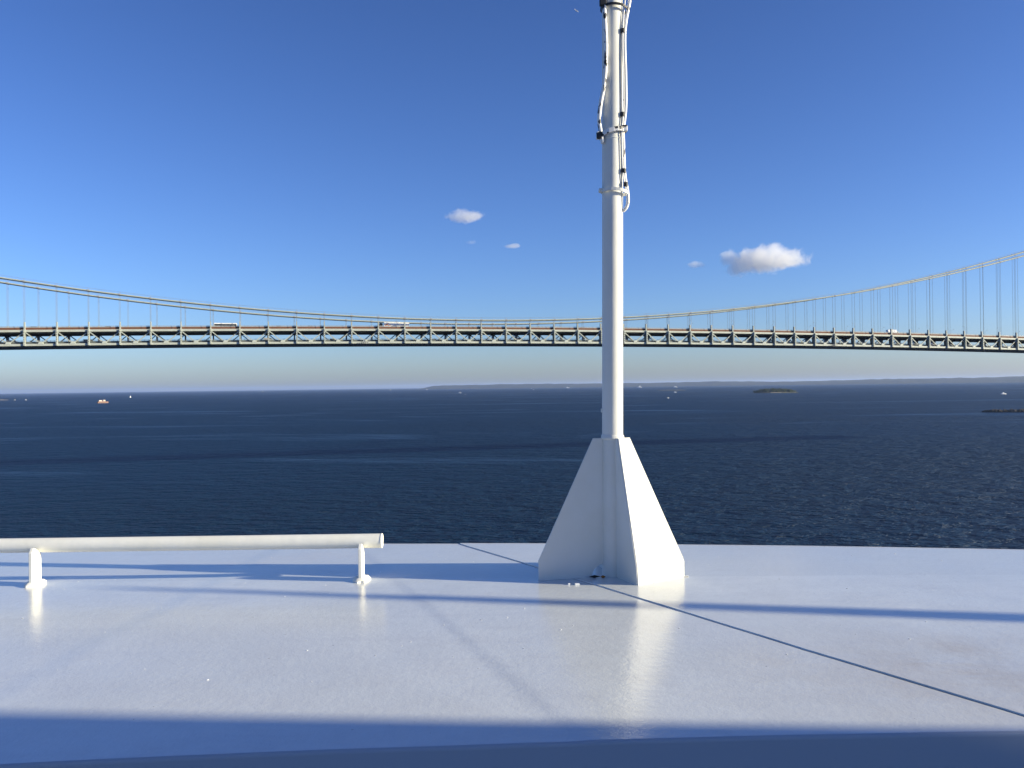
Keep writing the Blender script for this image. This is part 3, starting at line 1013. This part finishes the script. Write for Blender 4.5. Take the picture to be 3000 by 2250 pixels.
# ------------------------------------------------------------------ far shore and islands
def far_hills():
    mb = MB()
    n = 420
    prof = [(-.185, 3), (-.14, 5), (-.108, 8), (-.100, 30), (-.088, 92), (-.03, 102), (.02, 108), (.045, 98), (.09, 92), (.14, 90), (.19, 96), (.22, 104), (.25, 96), (.29, 78), (.33, 76), (.38, 90), (.42, 98), (.48, 98), (.54, 104), (.58, 116), (.64, 122), (.75, 118), (.9, 110)]
    def hgt(u):
        for (a, x), (b, y) in zip(prof, prof[1:]):
            if a <= u <= b: return x + (y - x) * (u - a) / (b - a)
        return prof[-1][1]
    rows = [(0, -2), (40, 3), (220, .35), (520, .72), (900, .96), (1300, 1.0), (2600, .8), (4200, -.05)]
    for i in range(n + 1):
        u = -.185 + 1.085 * i / n
        shore = 19500 - 6500 * max(0, min(1, (u + .1) / .7))
        h = hgt(u) * .86
        for j, (d, k) in enumerate(rows):
            Y = shore + d * (1 if h > 20 else .25)
            z = k if j < 2 else (h * k + (5 + h * .05) * mnoise.fractal(Vector((u * 55, j * .7, 2)), 1, 2, 4) * (h > 20))
            if j >= 2 and j < 7: z = max(z, 1.5)
            mb.v.append((u * Y, Y, z))
    m = len(rows)
    for i in range(n):
        for j in range(m - 1):
            a = i * m + j
            mb.face((a, a + m, a + m + 1, a + 1))
    return tag(mb.build('hills', M_HILL, smooth='all'), kind='structure')
far_hills()

def low_island(name, cx, cy, rx, ry, h, mat, seed):
    mb = MB()
    n = 48
    R = ((1.0, -1), (.93, .18), (.8, .5), (.55, .85), (.25, 1.0))
    for k, (r, z) in enumerate(R):
        for i in range(n):
            a = 2 * pi * i / n
            w = 1 + .14 * mnoise.noise(Vector((cos(a) * 1.6 + seed, sin(a) * 1.6, 0)))
            mb.v.append((rx * r * w * cos(a), ry * r * w * sin(a), h * z + (h * .25 * mnoise.noise(Vector((cos(a) * 3 * r + seed, sin(a) * 3 * r, 4))) if z > .1 else 0)))
    mb.v.append((0, 0, h))
    for k in range(len(R) - 1):
        for i in range(n):
            i2 = (i + 1) % n
            mb.face((k * n + i, k * n + i2, (k + 1) * n + i2, (k + 1) * n + i))
    for i in range(n): mb.face(((len(R) - 1) * n + i, (len(R) - 1) * n + (i + 1) % n, len(mb.v) - 1))
    return mb.build(name, mat, None, smooth='all', loc=(cx, cy, 0))
tag(low_island('island', 1172, 3960, 112, 62, 6, M_SHORE, 1), kind='structure')
tag(low_island('sandbar', 1135, 6300, 108, 50, 4.2, M_SHORE, 5), kind='structure')
tag(low_island('sand_spit', -3330, 5500, 215, 70, 4.5, M_SAND, 8), kind='structure')
mb = MB(); mb.prism([(-26, 0), (26, 0), (22, 3.2), (-22, 3.0)], 'y', 0, 6)
tag(mb.build('rubble_beach', M_SAND, None, loc=(1160, 3893, .2)), kind='structure')

def island_wood():
    r = random.Random(3)
    mb = MB()
    clumps = []
    for i in range(150):
        a, q = r.uniform(0, 2 * pi), sqrt(r.random())
        x, y = 96 * q * cos(a), 50 * q * sin(a)
        edge = 1 - q
        clumps.append((x, y, 5 + r.uniform(3, 9) * (0.35 + .9 * min(1, edge * 2.2)) * (1 if -70 < x < 85 else .5), r.uniform(3.5, 6.5)))
    for x, y, z, s in clumps:
        for k in range(46):
            d = Vector((r.gauss(0, 1), r.gauss(0, 1), r.gauss(0, .8))).normalized() * s * r.uniform(.55, 1.08)
            c = Vector((x, y, z)) + d
            if c.z < 1.0: c.z = 1.0
            n = (d + Vector((r.uniform(-2, 2), r.uniform(-2, 2), r.uniform(-1, 2)))).normalized()
            u = n.orthogonal().normalized(); w = n.cross(u)
            q = r.uniform(.8, 1.9); b = len(mb.v)
            for e, f in ((-1, -.7), (1, -.6), (.8, .8), (-.6, 1)):
                p = c + u * e * q + w * f * q
                mb.v.append(tuple(p))
            mb.face((b, b + 1, b + 2, b + 3))
    o = mb.build('island_wood', M_LEAF, None, loc=(1172, 3960, 0))
    tag(o, 'low green wood covering the small island', 'trees', kind='stuff')
island_wood()

def breakwater():
    r = random.Random(11)
    root = empty('breakwater', (656, 1236, 0))
    tag(root, 'dark rock breakwater reaching in from the right edge', 'breakwater')
    mb = MB()
    for i in range(520):
        t = r.random()
        x = t * 190
        w = min(1, .25 + x / 14)
        y = r.gauss(0, 2.4) * w
        z = max(-.4, (3.6 * w) * (1 - abs(y) / 7.5) + r.uniform(-1.1, .3))
        s = r.uniform(.7, 1.9)
        b = len(mb.v)
        k = 0
        for sx, sy, sz in ((-1, -1, -1), (1, -1, -1), (1, 1, -1), (-1, 1, -1), (-1, -1, 1), (1, -1, 1), (1, 1, 1), (-1, 1, 1)):
            j = 1 - .35 * r.random()
            mb.v.append((x + sx * s * j * .9, y - x * .27 + sy * s * j * .8, z + sz * s * j * .65))
        for q in ((0, 3, 2, 1), (4, 5, 6, 7), (0, 1, 5, 4), (1, 2, 6, 5), (2, 3, 7, 6), (3, 0, 4, 7)): mb.face([b + e for e in q])
    o = mb.build('boulders', M_ROCK, root)
    o['kind'] = 'stuff'
    mb = MB()
    mb.prism([(-1, -2), (1.5, 1.2), (190, 1.8), (192, -2)], 'y', -1.8, 1.8)
    c = mb.build('rubble_core', M_ROCK, root); c.rotation_euler = (0, 0, -.264)
breakwater()

# ------------------------------------------------------------------ boats
def hull_mesh(L, B, H, mat, name, parent):
    mb = MB()
    st = 9
    for i in range(st):
        t = i / (st - 1)
        x = -L / 2 + L * t
        w = B / 2 * (.82 + .18 * min(1, t * 3)) * (1 if t < .6 else max(.03, 1 - ((t - .6) / .4) ** 2))
        sh = H * (1 + .35 * max(0, t - .5))
        for y, z in ((-w * .75, -.4), (w * .75, -.4), (w, sh), (-w, sh)): mb.v.append((x, y, z))
    for i in range(st - 1):
        for q in range(4):
            q2 = (q + 1) % 4
            mb.face((4 * i + q, 4 * i + q2, 4 * i + 4 + q2, 4 * i + 4 + q))
    mb.face((0, 1, 2, 3)); b = 4 * (st - 1); mb.face((b + 3, b + 2, b + 1, b))
    return mb.build(name, mat, parent)
def ferry():
    r = tag(empty('ferry', (-1590, 3440, 0), radians(52)), 'orange hulled ferry with cream upper decks on the water at left', 'ferry')
    hull_mesh(44, 12, 5.5, M_HULLO, 'hull', r)
    MB().span(-19, 9, -4.9, 4.9, 5.4, 8.0).build('main_cabin', M_HULLO, r, bevel=.2)
    MB().span(-17, -6, -4.4, 4.4, 8.0, 11.4).build('superstructure', M_CREAM, r, bevel=.3)
    MB().span(0, 8, -4.4, 4.4, 8.0, 12.4).build('superstructure', M_CREAM, r, bevel=.3)
    mb = MB(); mb.tube([(-3, 0, 7.9), (-3.2, 0, 13.4)], [1.2, 1.0], 12); mb.build('funnel', M_HULLO, r, smooth=True)
    mb = MB(); mb.tube([(4, 0, 12.3), (4, 0, 17)], .15, 6); mb.build('mast', M_GREY, r)
    MB().span(.5, 8.05, -4.45, 4.45, 10.4, 11.3).build('window_band', M_GLASS, r)
ferry()
def motorboat(name, loc, rz, L, label, cat='boat', tall=1.0):
    r = tag(empty(name, loc, rz), label, cat)
    hull_mesh(L, L * .3, L * .12, M_CARW, 'hull', r)
    MB().span(-L * .3, L * .12, -L * .11, L * .11, L * .12, L * (.12 + .13 * tall)).build('cabin', M_CARW, r, bevel=L * .01)
    MB().span(-L * .2, L * .02, -L * .08, L * .08, L * (.12 + .13 * tall), L * (.12 + .22 * tall)).build('flybridge', M_CARW, r, bevel=L * .01)
    return r
def wake(parent, L, W):
    mb = MB()
    r = random.Random(2)
    n = 30
    for i in range(n + 1):
        t = i / n
        w = W * (.25 + .75 * t)
        h = .9 * (1 - t) ** 2 + .06
        c = 6 * sin(t * 3)
        for y, z in ((-w, .03), (-w * .4, h * r.uniform(.5, 1)), (w * .4, h * r.uniform(.5, 1)), (w, .03)):
            mb.v.append((-L * t, y + c * t, z))
    for i in range(n):
        for q in range(3): mb.face((4 * i + q, 4 * i + 4 + q, 4 * i + 5 + q, 4 * i + 1 + q))
    return mb.build('wake', M_FOAM, parent)
mbt = motorboat('motorboat', (-373, 6300, 0), radians(-10), 22, 'white motorboat throwing a foaming wake beneath the bridge', tall=1.2)
wake(mbt, 95, 8)
motorboat('motorboat', (-3045, 5424, 0), .4, 9, 'leftmost tiny white motorboat near the left edge')
motorboat('motorboat', (-2921, 5320, 0), .2, 12, 'tiny white motorboat second from the left edge')
motorboat('motorboat', (1526, 2749, 0), .1, 17, 'flat white motorboat near the right edge below the far shore')
motorboat('yacht', (1840, 12800, 0), pi, 72, 'large white yacht off the far shore right of the mast', 'yacht', tall=1.3)
motorboat('motorboat', (2270, 12300, 0), 0, 50, 'white vessel on the horizon between the yacht and the island')
motorboat('motorboat', (866, 4703, 0), 0, 15, 'small white motorboat below the low sandbar')
motorboat('motorboat', (248, 10218, 0), .3, 16, 'tiny white motorboat just left of the mast near the far shore')
motorboat('motorboat', (340, 15500, 0), 2.6, 22, 'faint white boat close under the far hills left of the mast')
motorboat('motorboat', (980, 15600, 0), 0, 60, 'long pale vessel close under the hills beside the mast')
motorboat('motorboat', (-1500, 15600, 0), 0, 34, 'pale boat off the headland where the hills begin')
def sailboat(loc, L, label):
    r = tag(empty('sailboat', loc, .9), label, 'sailboat')
    hull_mesh(L, L * .28, L * .1, M_CARW, 'hull', r)
    mb = MB(); mb.tube([(0, 0, 0), (0, 0, L * 1.35)], .1, 6); mb.build('mast', M_GREY, r)
    mb = MB(); mb.prism([(-.1, L * .2), (-L * .42, L * .22), (-.1, L * 1.3)], 'y', -.05, .05); mb.build('mainsail', M_SAIL, r)
    mb = MB(); mb.prism([(.3, L * 1.15), (L * .45, L * .2), (.3, L * .22)], 'y', -.05, .05); mb.build('jib', M_SAIL, r)
sailboat((-2655, 6160, 0), 11, 'white sailboat out on the left of the bay beyond the ferry')
sailboat((-4700, 16700, 0), 17, 'tiny white sail on the horizon between ferry and headland')
sailboat((-2100, 15300, 0), 16, 'tiny white sail off the low sand point of the far shore')
# channel marker and buoy
b = tag(empty('channel_marker', (986, 12608, 0)), 'dark channel marker standing in the water left of the mast', 'buoy')
mb = MB(); mb.tube([(0, 0, -1), (0, 0, 3)], 7, 12); mb.build('base', M_ROCK, b)
mb = MB(); mb.tube([(0, 0, 3), (0, 0, 24), (0, 0, 26)], [2.6, 1.8, 2.6], 10); mb.build('tower', M_REDBUOY, b)
b = tag(empty('buoy', (-260, 4904, 0)), 'small pale buoy right of the wake of the motorboat', 'buoy')
mb = MB(); mb.tube([(0, 0, -.5), (0, 0, 1.2)], [1.6, 1.6], 12); mb.build('float', M_CARW, b)
mb = MB(); mb.tube([(0, 0, 1.2), (0, 0, 4.6)], [.8, .3], 8); mb.build('cage', M_CARW, b)

# ------------------------------------------------------------------ gull and airplane
def gull():
    D = 520.0
    r = tag(empty('gull', (.1762 * D, D, EYE - .0157 * D), .5), 'white gull gliding low over the water right of the mast', 'bird')
    mb = MB(); mb.tube([(-.32, 0, 0), (-.15, 0, .02), (.1, 0, .02), (.3, 0, .03), (.4, 0, .02)], [.02, .09, .1, .06, .015], 10); mb.build('body', M_SAIL, r, smooth=True)
    for s in (-1, 1):
        mb = MB()
        mb.v = [(.1, s * .05, .05), (-.12, s * .05, .05), (.14, s * .4, .22), (-.1, s * .42, .2), (-.02, s * .85, .14), (-.1, s * .8, .13), (.1, s * .05, .03), (-.12, s * .05, .03), (.14, s * .4, .2), (-.1, s * .42, .19), (-.02, s * .85, .13), (-.1, s * .8, .12)]
        for q in ((0, 1, 3, 2), (2, 3, 5, 4), (6, 8, 9, 7), (8, 10, 11, 9), (0, 2, 8, 6), (2, 4, 10, 8), (1, 7, 9, 3), (3, 9, 11, 5), (4, 5, 11, 10)): mb.face(q)
        mb.build('wing', M_SAIL, r)
    r.scale = (1.6, 1.6, 1.6)
gull()
def airplane():
    D = 6500.0
    r = empty('airplane', (.0785 * D, D, EYE + .4235 * D), 0)
    tag(r, 'tiny white airplane in the blue sky left of the mast top', 'airplane')
    r.rotation_euler = (0, radians(24), radians(20))
    mb = MB(); mb.tube([(-17, 0, .8), (-10, 0, .3), (-2, 0, 0), (10, 0, 0), (14, 0, 0), (16, 0, -.3)], [.3, 1.3, 1.9, 1.9, 1.4, .2], 14); mb.build('fuselage', M_CARW, r, smooth=True)
    for s in (-1, 1):
        mb = MB(); mb.plate([(4, s * 1.5, -.8), (-1, s * 1.5, -.8), (-5.5, s * 15, .4), (-4, s * 15, .4)], .4); mb.build('wing', M_CARW, r)
        mb = MB(); mb.plate([(-12.5, s * .6, .8), (-15.5, s * .6, .8), (-17, s * 5.5, 1.2), (-15.6, s * 5.5, 1.2)], .25); mb.build('tailplane', M_CARW, r)
        mb = MB(); mb.tube([(3.5, s * 5, -1.8), (0, s * 5, -1.8)], [1.0, .7], 10); mb.build('engine', M_CARW, r, smooth=True)
    mb = MB(); mb.plate([(-11.5, 0, 1), (-16.2, 0, 1), (-17.6, 0, 6.4), (-15.4, 0, 6.4)], .3); mb.build('tail_fin', M_CARW, r)
airplane()

# ------------------------------------------------------------------ clouds
def cloud(px, py, lobes, density, label, seed, D=7000.0, soft=2.6, amp=2.1, nscale=.0125):
    k = D / 2594.0
    m = bpy.data.materials.new('cloud_vapour')
    m.use_nodes = True
    t = NT(m)
    m.node_tree.nodes.remove(t.b)
    out = m.node_tree.nodes['Material Output']
    v = t.obj()
    nz = t.n('ShaderNodeTexNoise', Scale=nscale, Detail=7, Roughness=.62, Distortion=.5)
    off = t.n('ShaderNodeVectorMath', _operation='ADD'); t.l(v, off.inputs[0]); off.inputs[1].default_value = (seed * 317.0, seed * 91.0, 0)
    t.l(off.outputs[0], nz.inputs['Vector'])
    best = None
    ext = [0, 0, 0]
    for (x, y, rx, ry) in lobes:
        c = (x * k, 0, y * k); rd = (rx * k, rx * k * .75, ry * k)
        for a in range(3): ext[a] = max(ext[a], abs(c[a]) + rd[a] * 1.55)
        s = t.n('ShaderNodeVectorMath', _operation='SUBTRACT'); t.l(v, s.inputs[0]); s.inputs[1].default_value = c
        d = t.n('ShaderNodeVectorMath', _operation='DIVIDE'); t.l(s.outputs[0], d.inputs[0]); d.inputs[1].default_value = rd
        ln = t.n('ShaderNodeVectorMath', _operation='LENGTH'); t.l(d.outputs[0], ln.inputs[0])
        q = t.math('SUBTRACT', 1.0, ln.outputs['Value'])
        best = q if best is None else t.math('MAXIMUM', best, q)
    n0 = t.math('MULTIPLY', t.math('SUBTRACT', nz.outputs['Fac'], .5), amp)
    f = t.math('MULTIPLY', t.math('ADD', best, n0), soft, True)
    pv = t.n('ShaderNodeVolumePrincipled')
    pv.inputs['Color'].default_value = (.995, .995, .995, 1)
    pv.inputs['Anisotropy'].default_value = 0.1
    t.l(t.math('MULTIPLY', f, density), pv.inputs['Density'])
    t.l(pv.outputs[0], out.inputs['Volume'])
    m.cycles.volume_step_rate = .22
    bm = bmesh.new()
    bmesh.ops.create_icosphere(bm, subdivisions=3, radius=1.0)
    for w in bm.verts:
        w.co = Vector((w.co.x * ext[0] * 1.12, w.co.y * ext[1] * 1.1, w.co.z * ext[2] * 1.12))
    me = bpy.data.meshes.new('cloud'); bm.to_mesh(me); bm.free()
    me.materials.append(m)
    o = bpy.data.objects.new('cloud', me)
    xc, yc = (px - 1500) / 2594.0, (1125 - py) / 2594.0
    xr = xc + .0131 * yc; yr = yc - .0131 * xc + .0025
    o.location = (xr * D, D, EYE + yr * D)
    link(o)
    tag(o, label, 'cloud')
cloud(2240, 762, [(0, 2, 98, 38), (70, 4, 58, 30), (-72, -22, 46, 26), (-98, 2, 36, 27), (-50, -4, 60, 30), (30, 22, 46, 26)], .0075, 'large white cumulus cloud in the sky right of the mast', 1)
cloud(1363, 634, [(0, -2, 56, 17), (-12, 8, 26, 16), (34, 3, 26, 12)], .006, 'small ragged white cloud left of the mast', 2)
cloud(1505, 721, [(0, 0, 26, 7), (8, 1, 14, 7)], .008, 'small thin wisp of cloud just left of the mast', 3, soft=2.5)
cloud(2040, 776, [(0, 0, 26, 11)], .006, 'faint wisp of cloud beside the large cumulus', 4, soft=2.0)
cloud(1382, 710, [(0, 0, 16, 8)], .004, 'faintest cloud wisp under the small ragged cloud', 5, soft=2.0)

# ------------------------------------------------------------------ air
mb = MB()
mb.span(-62000, 62000, -62000, 62000, -4.0, 196.0)
haze = mb.build('haze', [])
mh = bpy.data.materials.new('sea_haze')
mh.use_nodes = True
nt = mh.node_tree
nt.nodes.remove(nt.nodes['Principled BSDF'])
pv = nt.nodes.new('ShaderNodeVolumePrincipled')
pv.inputs['Color'].default_value = (.50, .66, 1.0, 1)
pv.inputs['Density'].default_value = 2.1e-5
pv.inputs['Anisotropy'].default_value = .2
nt.links.new(pv.outputs[0], nt.nodes['Material Output'].inputs['Volume'])
haze.data.materials.append(mh)
tag(haze, 'pale sea haze over the bay', 'haze', kind='stuff')
